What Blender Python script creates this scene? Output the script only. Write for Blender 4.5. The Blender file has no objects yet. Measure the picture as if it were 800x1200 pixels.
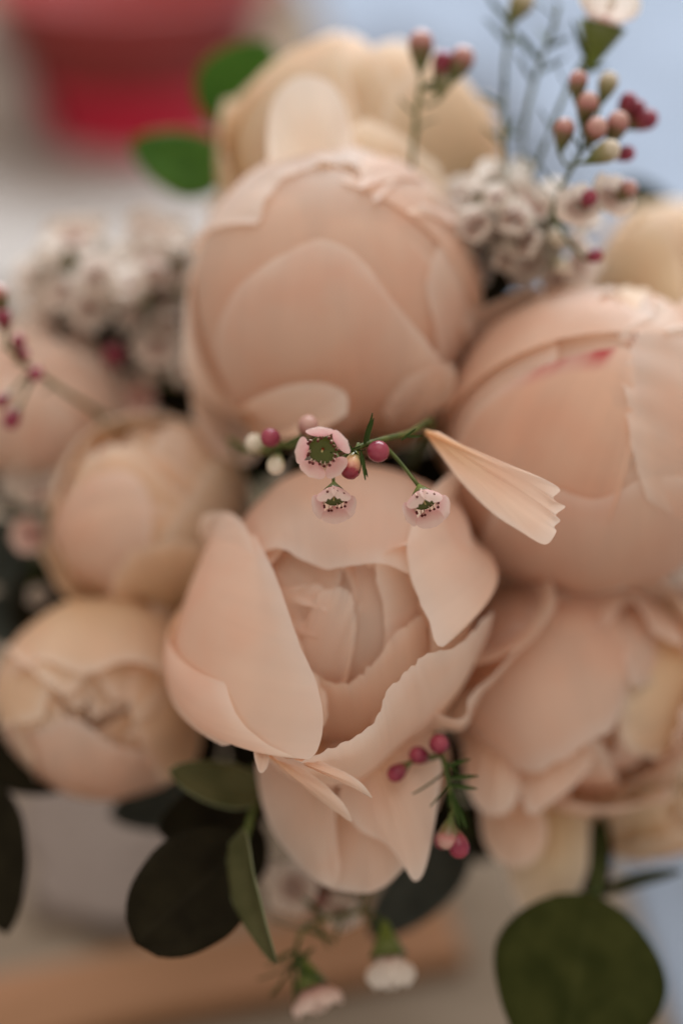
import bpy, math, random
from mathutils import Vector, Matrix, Quaternion, noise
R_ = math.radians
random.seed(7)
S = bpy.context.scene
COL = S.collection

# ------------------------------------------------------------------ camera
PITCH = R_(35)
FPX = 1200 * 50 / 36.0            # focal length in photo pixels
CAM = Vector((0, -0.344, 0.60))
FW = Vector((0, math.cos(PITCH), -math.sin(PITCH)))
UP = Vector((0, math.sin(PITCH), math.cos(PITCH)))
RT = Vector((1, 0, 0))
cam = bpy.data.cameras.new('camera')
cam.sensor_fit = 'VERTICAL'; cam.sensor_height = 36; cam.sensor_width = 24; cam.lens = 50
cam.clip_start = 0.01; cam.clip_end = 100
cam.dof.use_dof = True; cam.dof.focus_distance = 0.412; cam.dof.aperture_fstop = 1.8
co = bpy.data.objects.new('camera', cam); COL.objects.link(co)
co.location = CAM; co.rotation_euler = (math.pi / 2 - PITCH, 0, 0)
S.camera = co

# ------------------------------------------------------------------ world and lamps (indoors, soft window light from behind)
W = bpy.data.worlds.new('World'); S.world = W; W.use_nodes = True
bg = W.node_tree.nodes['Background']
bg.inputs[0].default_value = (1.0, 0.85, 0.71, 1); bg.inputs[1].default_value = 0.62

def area(name, loc, target, size, power, color):
    l = bpy.data.lights.new(name, 'AREA'); l.shape = 'RECTANGLE'
    l.size, l.size_y = size; l.energy = power; l.color = color
    o = bpy.data.objects.new(name, l); COL.objects.link(o)
    o.location = loc
    o.rotation_euler = (Vector(target) - Vector(loc)).to_track_quat('-Z', 'Y').to_euler()
    return o
area('window_light', (0.3, 2.1, 1.8), (0, 0.1, 0.3), (2.0, 1.2), 78, (0.90, 0.95, 1.0))
area('ceiling_light', (0.1, 0.0, 2.1), (0, 0.1, 0.3), (1.4, 1.4), 8, (1.0, 0.90, 0.82))

S.view_settings.view_transform = 'Standard'; S.view_settings.look = 'None'
S.view_settings.exposure = 0.0; S.view_settings.gamma = 1.0
S.render.engine = 'CYCLES'
S.cycles.use_denoising = True
S.cycles.max_bounces = 8; S.cycles.diffuse_bounces = 6; S.cycles.transmission_bounces = 6

# ------------------------------------------------------------------ helpers
def at(x, y, d):                 # photo pixel + depth in cm along the view axis -> point
    d = d / 100.0
    return CAM + (FW + RT * ((x - 400) / FPX) + UP * ((600 - y) / FPX)) * d
def cd(x, y, z):                 # right, up, toward the camera -> world direction
    return (RT * x + UP * y - FW * z).normalized()
def on_table(x, y, z=0.0):
    r = FW + RT * ((x - 400) / FPX) + UP * ((600 - y) / FPX)
    return CAM + r * ((z - CAM.z) / r.z)
def nz(*v): return noise.noise(Vector((tuple(v) + (0.37, 0.71))[:3]))

def tag(o, label=None, cat=None, group=None, kind=None):
    if label: o['label'] = label
    if cat: o['category'] = cat
    if group: o['group'] = group
    if kind: o['kind'] = kind
    return o
def empty(name, loc, label, cat, group=None):
    o = bpy.data.objects.new(name, None); COL.objects.link(o); o.location = loc
    o.empty_display_size = 0.01
    return tag(o, label, cat, group)
def link(name, me, parent=None):
    o = bpy.data.objects.new(name, me); COL.objects.link(o)
    if parent is not None: o.parent = parent
    return o
def base_of(o):
    p = Vector()
    while o is not None:
        p += o.location; o = o.parent
    return p
def mesh(name, V, F, mats, uvs=None, fm=None, smooth=True):
    me = bpy.data.meshes.new(name); me.from_pydata([tuple(v) for v in V], [], F)
    for m in (mats if isinstance(mats, (list, tuple)) else [mats]): me.materials.append(m)
    if smooth: me.polygons.foreach_set('use_smooth', [True] * len(me.polygons))
    if fm: me.polygons.foreach_set('material_index', fm)
    if uvs:
        ul = me.uv_layers.new(name='UVMap')
        for l in me.loops: ul.data[l.index].uv = uvs[l.vertex_index]
    me.update(); return me
def grid(P, wrap=False):
    ns, nt = len(P), len(P[0]); V = [p for row in P for p in row]; F = []
    uv = [(j / (nt - 1), i / (ns - 1)) for i in range(ns) for j in range(nt)]
    for i in range(ns - 1):
        for j in range(nt if wrap else nt - 1):
            k = (j + 1) % nt
            F.append((i * nt + j, i * nt + k, (i + 1) * nt + k, (i + 1) * nt + j))
    return V, F, uv
def put_grid(name, P, mat, parent):
    b = base_of(parent); V, F, uv = grid([[p - b for p in row] for row in P])
    return link(name, mesh(name, V, F, mat, uv), parent)
def tube_data(pts, rad, n=8):
    V, F = [], []
    up = Vector((0.31, 0.17, 0.93))
    for i, p in enumerate(pts):
        a = pts[max(i - 1, 0)]; b = pts[min(i + 1, len(pts) - 1)]
        t = (b - a).normalized(); u = t.cross(up).normalized(); w = t.cross(u)
        r = rad[i] if isinstance(rad, (list, tuple)) else rad
        for k in range(n):
            A = 2 * math.pi * k / n; V.append(p + (u * math.cos(A) + w * math.sin(A)) * r)
    for i in range(len(pts) - 1):
        for k in range(n):
            F.append((i * n + k, i * n + (k + 1) % n, (i + 1) * n + (k + 1) % n, (i + 1) * n + k))
    F.append(tuple(range(n))[::-1]); F.append(tuple(range((len(pts) - 1) * n, len(pts) * n)))
    return V, F
def spline(pts, n):
    out = []; m = len(pts) - 1
    for i in range(n):
        x = i / (n - 1) * m; k = min(int(x), m - 1); f = x - k
        p0 = pts[max(k - 1, 0)]; p1 = pts[k]; p2 = pts[k + 1]; p3 = pts[min(k + 2, m)]
        out.append(0.5 * ((2 * p1) + (p2 - p0) * f + (2 * p0 - 5 * p1 + 4 * p2 - p3) * f * f + (3 * p1 - p0 - 3 * p2 + p3) * f ** 3))
    return out
def put_tube(name, pts, rad, mat, parent, n=8, smooth_n=None):
    b = base_of(parent)
    if smooth_n: 
        if isinstance(rad, (list, tuple)):
            rr = [rad[0] + (rad[-1] - rad[0]) * i / (smooth_n - 1) for i in range(smooth_n)]
        else: rr = rad
        pts = spline(pts, smooth_n); rad = rr
    V, F = tube_data([p - b for p in pts], rad, n)
    return link(name, mesh(name, V, F, mat), parent)

# ------------------------------------------------------------------ materials
def new_mat(name):
    m = bpy.data.materials.new(name); m.use_nodes = True
    nt = m.node_tree; nt.nodes.clear()
    return m, nt, nt.nodes, nt.links
def N(nodes, t, **kw):
    n = nodes.new(t)
    for k, v in kw.items(): setattr(n, k, v)
    return n
def ramp(nodes, stops):
    r = nodes.new('ShaderNodeValToRGB'); e = r.color_ramp.elements
    while len(e) < len(stops): e.new(0.5)
    for k, (p, c) in enumerate(stops):
        e[k].position = p; e[k].color = (*c, 1)
    return r
def petal_mat(name, base, mid, rim, trans=0.5, edge=None, vein=0.035):
    """base / mid / rim are the petal's own pigment from claw to lip; edge is the flushed lip"""
    m, nt, nd, lk = new_mat(name)
    uv = N(nd, 'ShaderNodeUVMap'); sp = N(nd, 'ShaderNodeSeparateXYZ'); lk.new(uv.outputs[0], sp.inputs[0])
    stops = [(0.0, base), (0.55, mid), (0.93, rim), (0.99, tuple(x + (0.97 - x) * 0.45 for x in rim))]
    rp = ramp(nd, stops); lk.new(sp.outputs[1], rp.inputs[0])
    # veins running from claw to lip
    mp = N(nd, 'ShaderNodeMapping'); mp.inputs['Scale'].default_value = (15, 1.5, 1); lk.new(uv.outputs[0], mp.inputs[0])
    n1 = N(nd, 'ShaderNodeTexNoise'); n1.inputs['Scale'].default_value = 1.0; n1.inputs['Detail'].default_value = 5; n1.inputs['Distortion'].default_value = 0.5
    lk.new(mp.outputs[0], n1.inputs[0])
    tc = N(nd, 'ShaderNodeTexCoord')
    n2 = N(nd, 'ShaderNodeTexNoise'); n2.inputs['Scale'].default_value = 55; n2.inputs['Detail'].default_value = 2
    lk.new(tc.outputs['Object'], n2.inputs[0])
    oi = N(nd, 'ShaderNodeObjectInfo')
    # blush patches
    mr = N(nd, 'ShaderNodeMapRange'); mr.inputs[1].default_value = 0.42; mr.inputs[2].default_value = 0.72
    mr.inputs[3].default_value = 0; mr.inputs[4].default_value = 0.42; lk.new(n2.outputs[0], mr.inputs[0])
    mx = N(nd, 'ShaderNodeMix', data_type='RGBA', blend_type='MULTIPLY'); lk.new(mr.outputs[0], mx.inputs[0])
    lk.new(rp.outputs[0], mx.inputs[6]); mx.inputs[7].default_value = (1.0, 0.86, 0.80, 1)
    vr = N(nd, 'ShaderNodeMapRange'); vr.inputs[1].default_value = 0.3; vr.inputs[2].default_value = 0.7
    vr.inputs[3].default_value = 1 - vein; vr.inputs[4].default_value = 1 + vein * 0.4; lk.new(n1.outputs[0], vr.inputs[0])
    colour = mx.outputs[2]
    if edge:                     # an uneven flush bleeding in from part of the lip
        ev = ramp(nd, [(0.93, (0, 0, 0)), (0.985, (1, 1, 1))]); lk.new(sp.outputs[1], ev.inputs[0])
        eu = ramp(nd, [(0.22, (0, 0, 0)), (0.36, (.55, .55, .55)), (0.56, (1, 1, 1)), (0.60, (0, 0, 0))]); lk.new(sp.outputs[0], eu.inputs[0])
        en = N(nd, 'ShaderNodeMapRange'); en.inputs[1].default_value = 0.36; en.inputs[2].default_value = 0.6; lk.new(n1.outputs[0], en.inputs[0])
        m1 = N(nd, 'ShaderNodeMath', operation='MULTIPLY'); lk.new(ev.outputs[0], m1.inputs[0]); lk.new(eu.outputs[0], m1.inputs[1])
        m2 = N(nd, 'ShaderNodeMath', operation='MULTIPLY_ADD'); lk.new(en.outputs[0], m2.inputs[0]); m2.inputs[1].default_value = 0.5; m2.inputs[2].default_value = 0.5
        m3 = N(nd, 'ShaderNodeMath', operation='MULTIPLY'); lk.new(m1.outputs[0], m3.inputs[0]); lk.new(m2.outputs[0], m3.inputs[1])
        me_ = N(nd, 'ShaderNodeMix', data_type='RGBA'); lk.new(m3.outputs[0], me_.inputs[0]); lk.new(colour, me_.inputs[6]); me_.inputs[7].default_value = (*edge, 1)
        colour = me_.outputs[2]
    hs = N(nd, 'ShaderNodeHueSaturation'); lk.new(colour, hs.inputs['Color']); lk.new(vr.outputs[0], hs.inputs['Value'])
    sr = N(nd, 'ShaderNodeMapRange'); sr.inputs[3].default_value = 0.85; sr.inputs[4].default_value = 1.15
    lk.new(oi.outputs['Random'], sr.inputs[0]); lk.new(sr.outputs[0], hs.inputs['Saturation'])
    bp = N(nd, 'ShaderNodeBump'); bp.inputs['Strength'].default_value = 0.10; bp.inputs['Distance'].default_value = 0.0004
    lk.new(n1.outputs[0], bp.inputs['Height'])
    pr = N(nd, 'ShaderNodeBsdfPrincipled'); pr.inputs['Roughness'].default_value = 0.62
    pr.inputs['Specular IOR Level'].default_value = 0.22
    pr.inputs['Sheen Weight'].default_value = 0.12
    lk.new(hs.outputs[0], pr.inputs['Base Color']); lk.new(bp.outputs[0], pr.inputs['Normal'])
    tr = N(nd, 'ShaderNodeBsdfTranslucent'); lk.new(bp.outputs[0], tr.inputs['Normal'])
    tm = N(nd, 'ShaderNodeMix', data_type='RGBA', blend_type='MULTIPLY'); tm.inputs[0].default_value = 1.0   # light filtered through the petal comes out warmer
    lk.new(hs.outputs[0], tm.inputs[6]); tm.inputs[7].default_value = (1.0, 0.90, 0.79, 1); lk.new(tm.outputs[2], tr.inputs[0])
    ms = N(nd, 'ShaderNodeMixShader'); ms.inputs[0].default_value = trans
    lk.new(pr.outputs[0], ms.inputs[1]); lk.new(tr.outputs[0], ms.inputs[2])
    out = N(nd, 'ShaderNodeOutputMaterial'); lk.new(ms.outputs[0], out.inputs[0])
    return m
def leaf_mat(name, c1, c2, trans=0.2, rough=0.5, edge=None):
    m, nt, nd, lk = new_mat(name)
    uv = N(nd, 'ShaderNodeUVMap'); sp = N(nd, 'ShaderNodeSeparateXYZ'); lk.new(uv.outputs[0], sp.inputs[0])
    tc = N(nd, 'ShaderNodeTexCoord')
    n2 = N(nd, 'ShaderNodeTexNoise'); n2.inputs['Scale'].default_value = 90; n2.inputs['Detail'].default_value = 5
    lk.new(tc.outputs['Object'], n2.inputs[0])
    rp = ramp(nd, [(0.32, c1), (0.68, c2)]); lk.new(n2.outputs[0], rp.inputs[0])
    # midrib: |u-0.5| small is paler; a rim colour where |u-.5| nears .5
    ab = N(nd, 'ShaderNodeMath', operation='SUBTRACT'); ab.inputs[1].default_value = 0.5; lk.new(sp.outputs[0], ab.inputs[0])
    a2 = N(nd, 'ShaderNodeMath', operation='ABSOLUTE'); lk.new(ab.outputs[0], a2.inputs[0])
    rr = ramp(nd, [(0.0, (1, 1, 1)), (0.03, (0, 0, 0))]); lk.new(a2.outputs[0], rr.inputs[0])
    mx = N(nd, 'ShaderNodeMix', data_type='RGBA'); lk.new(rp.outputs[0], mx.inputs[6])
    mx.inputs[7].default_value = tuple(min(1, x * 1.7 + 0.02) for x in c2) + (1,)
    mm = N(nd, 'ShaderNodeMath', operation='MULTIPLY'); mm.inputs[1].default_value = 0.12; lk.new(rr.outputs[0], mm.inputs[0]); lk.new(mm.outputs[0], mx.inputs[0])
    col = mx.outputs[2]
    if edge:
        er = ramp(nd, [(0.465, (0, 0, 0)), (0.492, (1, 1, 1))]); lk.new(a2.outputs[0], er.inputs[0])
        m2 = N(nd, 'ShaderNodeMix', data_type='RGBA'); lk.new(er.outputs[0], m2.inputs[0]); lk.new(col, m2.inputs[6]); m2.inputs[7].default_value = (*edge, 1)
        col = m2.outputs[2]
    bp = N(nd, 'ShaderNodeBump'); bp.inputs['Strength'].default_value = 0.2; bp.inputs['Distance'].default_value = 0.0008; lk.new(n2.outputs[0], bp.inputs['Height'])
    pr = N(nd, 'ShaderNodeBsdfPrincipled'); pr.inputs['Roughness'].default_value = rough; pr.inputs['Specular IOR Level'].default_value = 0.10
    lk.new(col, pr.inputs['Base Color']); lk.new(bp.outputs[0], pr.inputs['Normal'])
    tr = N(nd, 'ShaderNodeBsdfTranslucent'); lk.new(col, tr.inputs[0])
    ms = N(nd, 'ShaderNodeMixShader'); ms.inputs[0].default_value = trans
    lk.new(pr.outputs[0], ms.inputs[1]); lk.new(tr.outputs[0], ms.inputs[2])
    out = N(nd, 'ShaderNodeOutputMaterial'); lk.new(ms.outputs[0], out.inputs[0])
    return m
def mottled(name, c1, c2, scale=40, rough=0.6, stretch=(1, 1, 1), bump=0.2, spec=0.3, lo=0.35, hi=0.65):
    m, nt, nd, lk = new_mat(name)
    tc = N(nd, 'ShaderNodeTexCoord'); mp = N(nd, 'ShaderNodeMapping'); mp.inputs['Scale'].default_value = stretch
    lk.new(tc.outputs['Object'], mp.inputs[0])
    n = N(nd, 'ShaderNodeTexNoise'); n.inputs['Scale'].default_value = scale; n.inputs['Detail'].default_value = 5; lk.new(mp.outputs[0], n.inputs[0])
    rp = ramp(nd, [(lo, c1), (hi, c2)]); lk.new(n.outputs[0], rp.inputs[0])
    bp = N(nd, 'ShaderNodeBump'); bp.inputs['Strength'].default_value = bump; bp.inputs['Distance'].default_value = 0.001; lk.new(n.outputs[0], bp.inputs['Height'])
    pr = N(nd, 'ShaderNodeBsdfPrincipled'); pr.inputs['Roughness'].default_value = rough; pr.inputs['Specular IOR Level'].default_value = spec
    lk.new(rp.outputs[0], pr.inputs['Base Color']); lk.new(bp.outputs[0], pr.inputs['Normal'])
    out = N(nd, 'ShaderNodeOutputMaterial'); lk.new(pr.outputs[0], out.inputs[0])
    return m
def axial(name, stops, rough=0.4, spec=0.4, lo=-1.0, hi=1.0, trans=0.0):
    """pigment along the thing's own axis (local z), as on a bud or cup"""
    m, nt, nd, lk = new_mat(name)
    tc = N(nd, 'ShaderNodeTexCoord'); sp = N(nd, 'ShaderNodeSeparateXYZ'); lk.new(tc.outputs['Object'], sp.inputs[0])
    n = N(nd, 'ShaderNodeTexNoise'); n.inputs['Scale'].default_value = 600; lk.new(tc.outputs['Object'], n.inputs[0])
    ad = N(nd, 'ShaderNodeMath', operation='MULTIPLY_ADD'); lk.new(n.outputs[0], ad.inputs[0]); ad.inputs[1].default_value = (hi - lo) * 0.35
    lk.new(sp.outputs[2], ad.inputs[2])
    mr = N(nd, 'ShaderNodeMapRange'); mr.inputs[1].default_value = lo + (hi - lo) * .17; mr.inputs[2].default_value = hi + (hi - lo) * .17; lk.new(ad.outputs[0], mr.inputs[0])
    rp = ramp(nd, stops); lk.new(mr.outputs[0], rp.inputs[0])
    pr = N(nd, 'ShaderNodeBsdfPrincipled'); pr.inputs['Roughness'].default_value = rough; pr.inputs['Specular IOR Level'].default_value = spec
    lk.new(rp.outputs[0], pr.inputs['Base Color'])
    tr = N(nd, 'ShaderNodeBsdfTranslucent'); lk.new(rp.outputs[0], tr.inputs[0])
    ms = N(nd, 'ShaderNodeMixShader'); ms.inputs[0].default_value = trans
    lk.new(pr.outputs[0], ms.inputs[1]); lk.new(tr.outputs[0], ms.inputs[2])
    out = N(nd, 'ShaderNodeOutputMaterial'); lk.new(ms.outputs[0], out.inputs[0])
    return m

BLUSH = petal_mat('blush_petal', (0.92, 0.70, 0.47), (0.94, 0.75, 0.63), (0.95, 0.83, 0.75))
BLUSHD = petal_mat('deep_blush_petal', (0.91, 0.66, 0.43), (0.93, 0.71, 0.58), (0.95, 0.79, 0.69))
EDGED = petal_mat('flushed_lip_petal', (0.92, 0.70, 0.48), (0.94, 0.75, 0.63), (0.94, 0.76, 0.65), edge=(0.62, 0.17, 0.19))
LITRIM = petal_mat('lit_rim_petal', (0.92, 0.72, 0.52), (0.94, 0.79, 0.69), (0.95, 0.88, 0.83))  # blush petal with the white of window-lit rims put into its colour
CREAM = petal_mat('cream_petal', (0.88, 0.70, 0.42), (0.90, 0.76, 0.54), (0.92, 0.82, 0.66))
APRICOT = petal_mat('apricot_petal', (0.90, 0.66, 0.36), (0.92, 0.73, 0.50), (0.94, 0.79, 0.63))
IVORY = petal_mat('ivory_petal', (0.88, 0.78, 0.62), (0.92, 0.85, 0.76), (0.95, 0.92, 0.88))
STEM = mottled('green_stem', (0.06, 0.10, 0.025), (0.12, 0.17, 0.05), 120)
WSTEM = mottled('wax_stem', (0.05, 0.075, 0.014), (0.12, 0.145, 0.035), 200)
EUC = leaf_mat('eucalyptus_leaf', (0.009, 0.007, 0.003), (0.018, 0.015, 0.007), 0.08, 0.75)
EUCP = leaf_mat('pale_eucalyptus_leaf', (0.07, 0.075, 0.03), (0.12, 0.12, 0.055), 0.15, 0.55, edge=(0.26, 0.30, 0.18))
EUCG = leaf_mat('green_eucalyptus_leaf', (0.026, 0.034, 0.006), (0.050, 0.058, 0.014), 0.15, 0.7)
EUCB = leaf_mat('blue_eucalyptus_leaf', (0.04, 0.048, 0.042), (0.07, 0.08, 0.07), 0.1, 0.6)
ROSEL = leaf_mat('bright_rose_leaf', (0.05, 0.15, 0.02), (0.10, 0.24, 0.035), 0.4, 0.4, edge=(0.30, 0.13, 0.04))
NEED = leaf_mat('needle_leaf', (0.025, 0.05, 0.012), (0.06, 0.10, 0.025), 0.1, 0.45)
WPET = axial('wax_petal', [(0.0, (0.74, 0.28, 0.32)), (0.5, (0.84, 0.54, 0.53)), (1.0, (0.87, 0.70, 0.66))], 0.35, 0.4, -0.001, 0.004, 0.35)
WPETW = axial('pale_wax_petal', [(0.0, (0.80, 0.62, 0.54)), (0.4, (0.86, 0.76, 0.69)), (1.0, (0.89, 0.85, 0.80))], 0.4, 0.4, -0.001, 0.004, 0.5)
WPETD = axial('dusky_wax_petal', [(0.0, (0.50, 0.22, 0.20)), (0.5, (0.72, 0.48, 0.42)), (1.0, (0.82, 0.66, 0.60))], 0.4, 0.4, -0.001, 0.004, 0.3)
CUP = axial('wax_cup', [(0.0, (0.13, 0.19, 0.03)), (0.6, (0.10, 0.13, 0.02)), (1.0, (0.085, 0.10, 0.015))], 0.4, 0.4, -0.007, 0.001)
ANTH = mottled('dark_anther', (0.10, 0.012, 0.012), (0.18, 0.03, 0.025), 400, 0.5)
FILA = mottled('pale_filament', (0.70, 0.50, 0.40), (0.80, 0.62, 0.52), 400, 0.5)
STYLE = mottled('wax_style', (0.45, 0.40, 0.15), (0.6, 0.5, 0.25), 300, 0.4)
REDDOT = mottled('wax_style_foot', (0.5, 0.06, 0.03), (0.55, 0.10, 0.04), 300, 0.4)
BUDR = axial('red_bud', [(0.0, (0.09, 0.11, 0.025)), (0.32, (0.22, 0.03, 0.045)), (0.7, (0.20, 0.012, 0.045)), (1.0, (0.34, 0.05, 0.09))], 0.3, 0.5, -0.0045, 0.0032)
BUDP = axial('pink_bud', [(0.0, (0.08, 0.11, 0.025)), (0.42, (0.16, 0.11, 0.05)), (0.66, (0.40, 0.16, 0.15)), (1.0, (0.60, 0.37, 0.33))], 0.3, 0.5, -0.0045, 0.0032)
BUDY = axial('two_tone_bud', [(0.0, (0.20, 0.22, 0.05)), (0.30, (0.72, 0.45, 0.25)), (0.55, (0.62, 0.30, 0.20)), (0.8, (0.30, 0.03, 0.05)), (1.0, (0.22, 0.02, 0.04))], 0.3, 0.5, -0.0045, 0.0032)
BUDW = axial('cream_bud', [(0.0, (0.10, 0.13, 0.03)), (0.5, (0.30, 0.27, 0.14)), (1.0, (0.78, 0.70, 0.60))], 0.3, 0.4, -0.0045, 0.0032)

# ------------------------------------------------------------------ setting: table top, things behind
TABLE = mottled('table_wood', (0.16, 0.12, 0.085), (0.23, 0.18, 0.135), 5, 0.8, (1, 7, 1), 0.3, spec=0.04)
def slab(name, x0, x1, y0, y1, z0, z1, mat, bev=0.0, parent=None):
    b = bev
    V = [Vector((x, y, z)) for z, i in ((z0, 0), (z1 - b, 0), (z1, b)) for x, y in ((x0 + i, y0 + i), (x1 - i, y0 + i), (x1 - i, y1 - i), (x0 + i, y1 - i))]
    F = [(3, 2, 1, 0)]
    for k in range(2):
        for j in range(4): F.append((k * 4 + j, k * 4 + (j + 1) % 4, (k + 1) * 4 + (j + 1) % 4, (k + 1) * 4 + j))
    F.append((8, 9, 10, 11))
    return link(name, mesh(name, V, F, mat, smooth=False), parent)
tag(slab('table_top', -1.6, 1.6, -0.6, 3.2, -0.04, 0.0, TABLE, 0.004), 'beige brown wooden table top under and behind the bouquet', 'table', kind='structure')

def cloth(name, corners, z, fold, mat, label, n=60, seed=0, thick=0.003):
    """a soft sheet lying on the table: four corners (near-left, near-right, far-right, far-left) and real folds"""
    a, b, c, d = corners; top = []
    for i in range(n):
        v = i / (n - 1); row = []
        for j in range(n):
            u = j / (n - 1)
            p = (a * (1 - u) + b * u) * (1 - v) + (d * (1 - u) + c * u) * v
            e = min(u, 1 - u, v, 1 - v); e = min(1, e / 0.06)
            q = p.x * 0.8 + p.y * 0.55
            h = fold * (max(0, nz(q * 5.5 + seed, p.y * 1.1 - p.x * 1.6, seed)) ** 1.2 * 1.9 + 0.5 * max(0, nz(p.x * 9, p.y * 9, seed + 3)))
            row.append(Vector((p.x + 0.02 * nz(v * 5, u * 5, seed), p.y + 0.02 * nz(v * 5, u * 5, seed + 9), z + thick + h * e)))
        top.append(row)
    o = bpy.data.objects.new(name, None)
    V, F, uv = grid(top); m = len(V)
    V2 = V + [Vector((p.x, p.y, z + 0.0005)) for p in V]
    F2 = F + [tuple(x + m for x in reversed(f)) for f in F]
    ring = [j for j in range(n)] + [i * n + n - 1 for i in range(1, n)] + [(n - 1) * n + j for j in range(n - 2, -1, -1)] + [i * n for i in range(n - 2, 0, -1)]
    for k in range(len(ring)):
        x, y = ring[k], ring[(k + 1) % len(ring)]; F2.append((y, x, x + m, y + m))
    ob = link(name, mesh(name, V2, F2, mat))
    return tag(ob, label, 'cloth')
WHITEC = mottled('white_linen', (0.23, 0.275, 0.35), (0.31, 0.36, 0.44), 300, 0.9, bump=0.1, spec=0.03)
GREYC = mottled('grey_linen', (0.15, 0.115, 0.098), (0.19, 0.15, 0.125), 300, 0.9, bump=0.1, spec=0.03)
cloth('linen_cloth', [Vector((0.19, -0.12, 0)), Vector((1.0, -0.12, 0)), Vector((1.3, 2.6, 0)), Vector((-0.14, 2.6, 0))], 0.0, 0.085, WHITEC, 'large creased pale blue grey linen cloth spread over the table behind the sprigs', 90, 2.0)
LITTABLE = mottled('lit_table_beige', (0.38, 0.36, 0.345), (0.45, 0.425, 0.41), 300, 0.9, bump=0.1, spec=0.03)
a = [on_table(x, y) for x, y in ((-90, 345), (330, 360), (300, 150), (-40, 140))]
cloth('lit_table_sheet', a, 0.0, 0.010, LITTABLE, 'beige linen runner lying on the table in front of the red pot', 40, 8.0)  # added sheet, carries the lighter tone of the lit far table top
a = [on_table(x, y) for x, y in ((40, 1085), (215, 1085), (235, 900), (20, 900))]
cloth('grey_napkin', a, 0.0, 0.012, GREYC, 'small grey cloth napkin lying on the table under the bouquet', 30, 5.0)
BOARD = mottled('orange_wood', (0.22, 0.115, 0.06), (0.29, 0.15, 0.085), 7, 0.8, (1, 9, 1), 0.3, spec=0.04)
p0 = on_table(60, 1190); q0 = on_table(520, 1100)
bc = (p0 + q0) / 2; bw = (q0.x - p0.x) * 0.62; bh = (q0.y - p0.y) / 2
wb = slab('wooden_board', -bw, bw, -bh, bh, 0.0005, 0.008, BOARD, 0.003); wb.location = (bc.x - 0.015, bc.y, 0); wb.rotation_euler = (0, 0, R_(13))
tag(wb, 'orange brown wooden board lying on the table below the hanging leaves', 'board')

def lathe(name, prof, mat, parent, n=40):
    V, F = [], []
    for r, z in prof:
        for k in range(n):
            A = 2 * math.pi * k / n; V.append(Vector((r * math.cos(A), r * math.sin(A), z)))
    for i in range(len(prof) - 1):
        for k in range(n): F.append((i * n + k, i * n + (k + 1) % n, (i + 1) * n + (k + 1) % n, (i + 1) * n + k))
    F.append(tuple(range(n))[::-1]); F.append(tuple(range((len(prof) - 1) * n, len(prof) * n)))
    return link(name, mesh(name, V, F, mat), parent)
RED = mottled('crimson_glaze', (0.62, 0.018, 0.06), (0.70, 0.028, 0.075), 30, 0.35)
BRICK = mottled('brick_red_glaze', (0.27, 0.035, 0.035), (0.33, 0.045, 0.042), 30, 0.45)
pb = on_table(168, 148)
pot = empty('red_pot', pb, 'tapered crimson pot with a deep brick red collar standing on the table', 'pot')
lathe('body', [(0.106, 0.0), (0.112, 0.004), (0.128, 0.075), (0.129, 0.08), (0.11, 0.08), (0.095, 0.02)], RED, pot)
lathe('collar', [(0.127, 0.077), (0.131, 0.077), (0.164, 0.175), (0.166, 0.182), (0.158, 0.185), (0.148, 0.170), (0.12, 0.085)], BRICK, pot)
PALE = mottled('pale_stoneware', (0.40, 0.36, 0.34), (0.48, 0.44, 0.41), 25, 0.5)
jb = on_table(8, 168)
jar = empty('stoneware_jar', jb, 'pale grey stoneware jar beside the red pot', 'jar')
lathe('body', [(0.040, 0.0), (0.046, 0.004), (0.050, 0.05), (0.034, 0.10), (0.026, 0.125)], PALE, jar)
lathe('lip', [(0.024, 0.124), (0.028, 0.124), (0.031, 0.134), (0.027, 0.136), (0.02, 0.125)], PALE, jar)

# ------------------------------------------------------------------ peonies
BIND = at(400, 700, 64)
_foot = [0]
def stem_path(p):
    """from a flower's base back to where the stems meet, then fanned down to the table"""
    _foot[0] += 1; k = _foot[0]; A = k * 2.4; r = 0.004 + 0.0022 * math.sqrt(k)
    off = Vector((math.cos(A) * r, math.sin(A) * r * 0.7, math.sin(A) * r * 0.7))
    dirn = (BIND - p)
    f = BIND + FW * ((BIND.z - 0.0025) / -FW.z) + Vector((math.cos(A) * 0.05, 0.03 * math.sin(A), 0)); f.z = 0.0025
    return [p, p + dirn * 0.45 + FW * 0.012, BIND + off, f]

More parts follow.
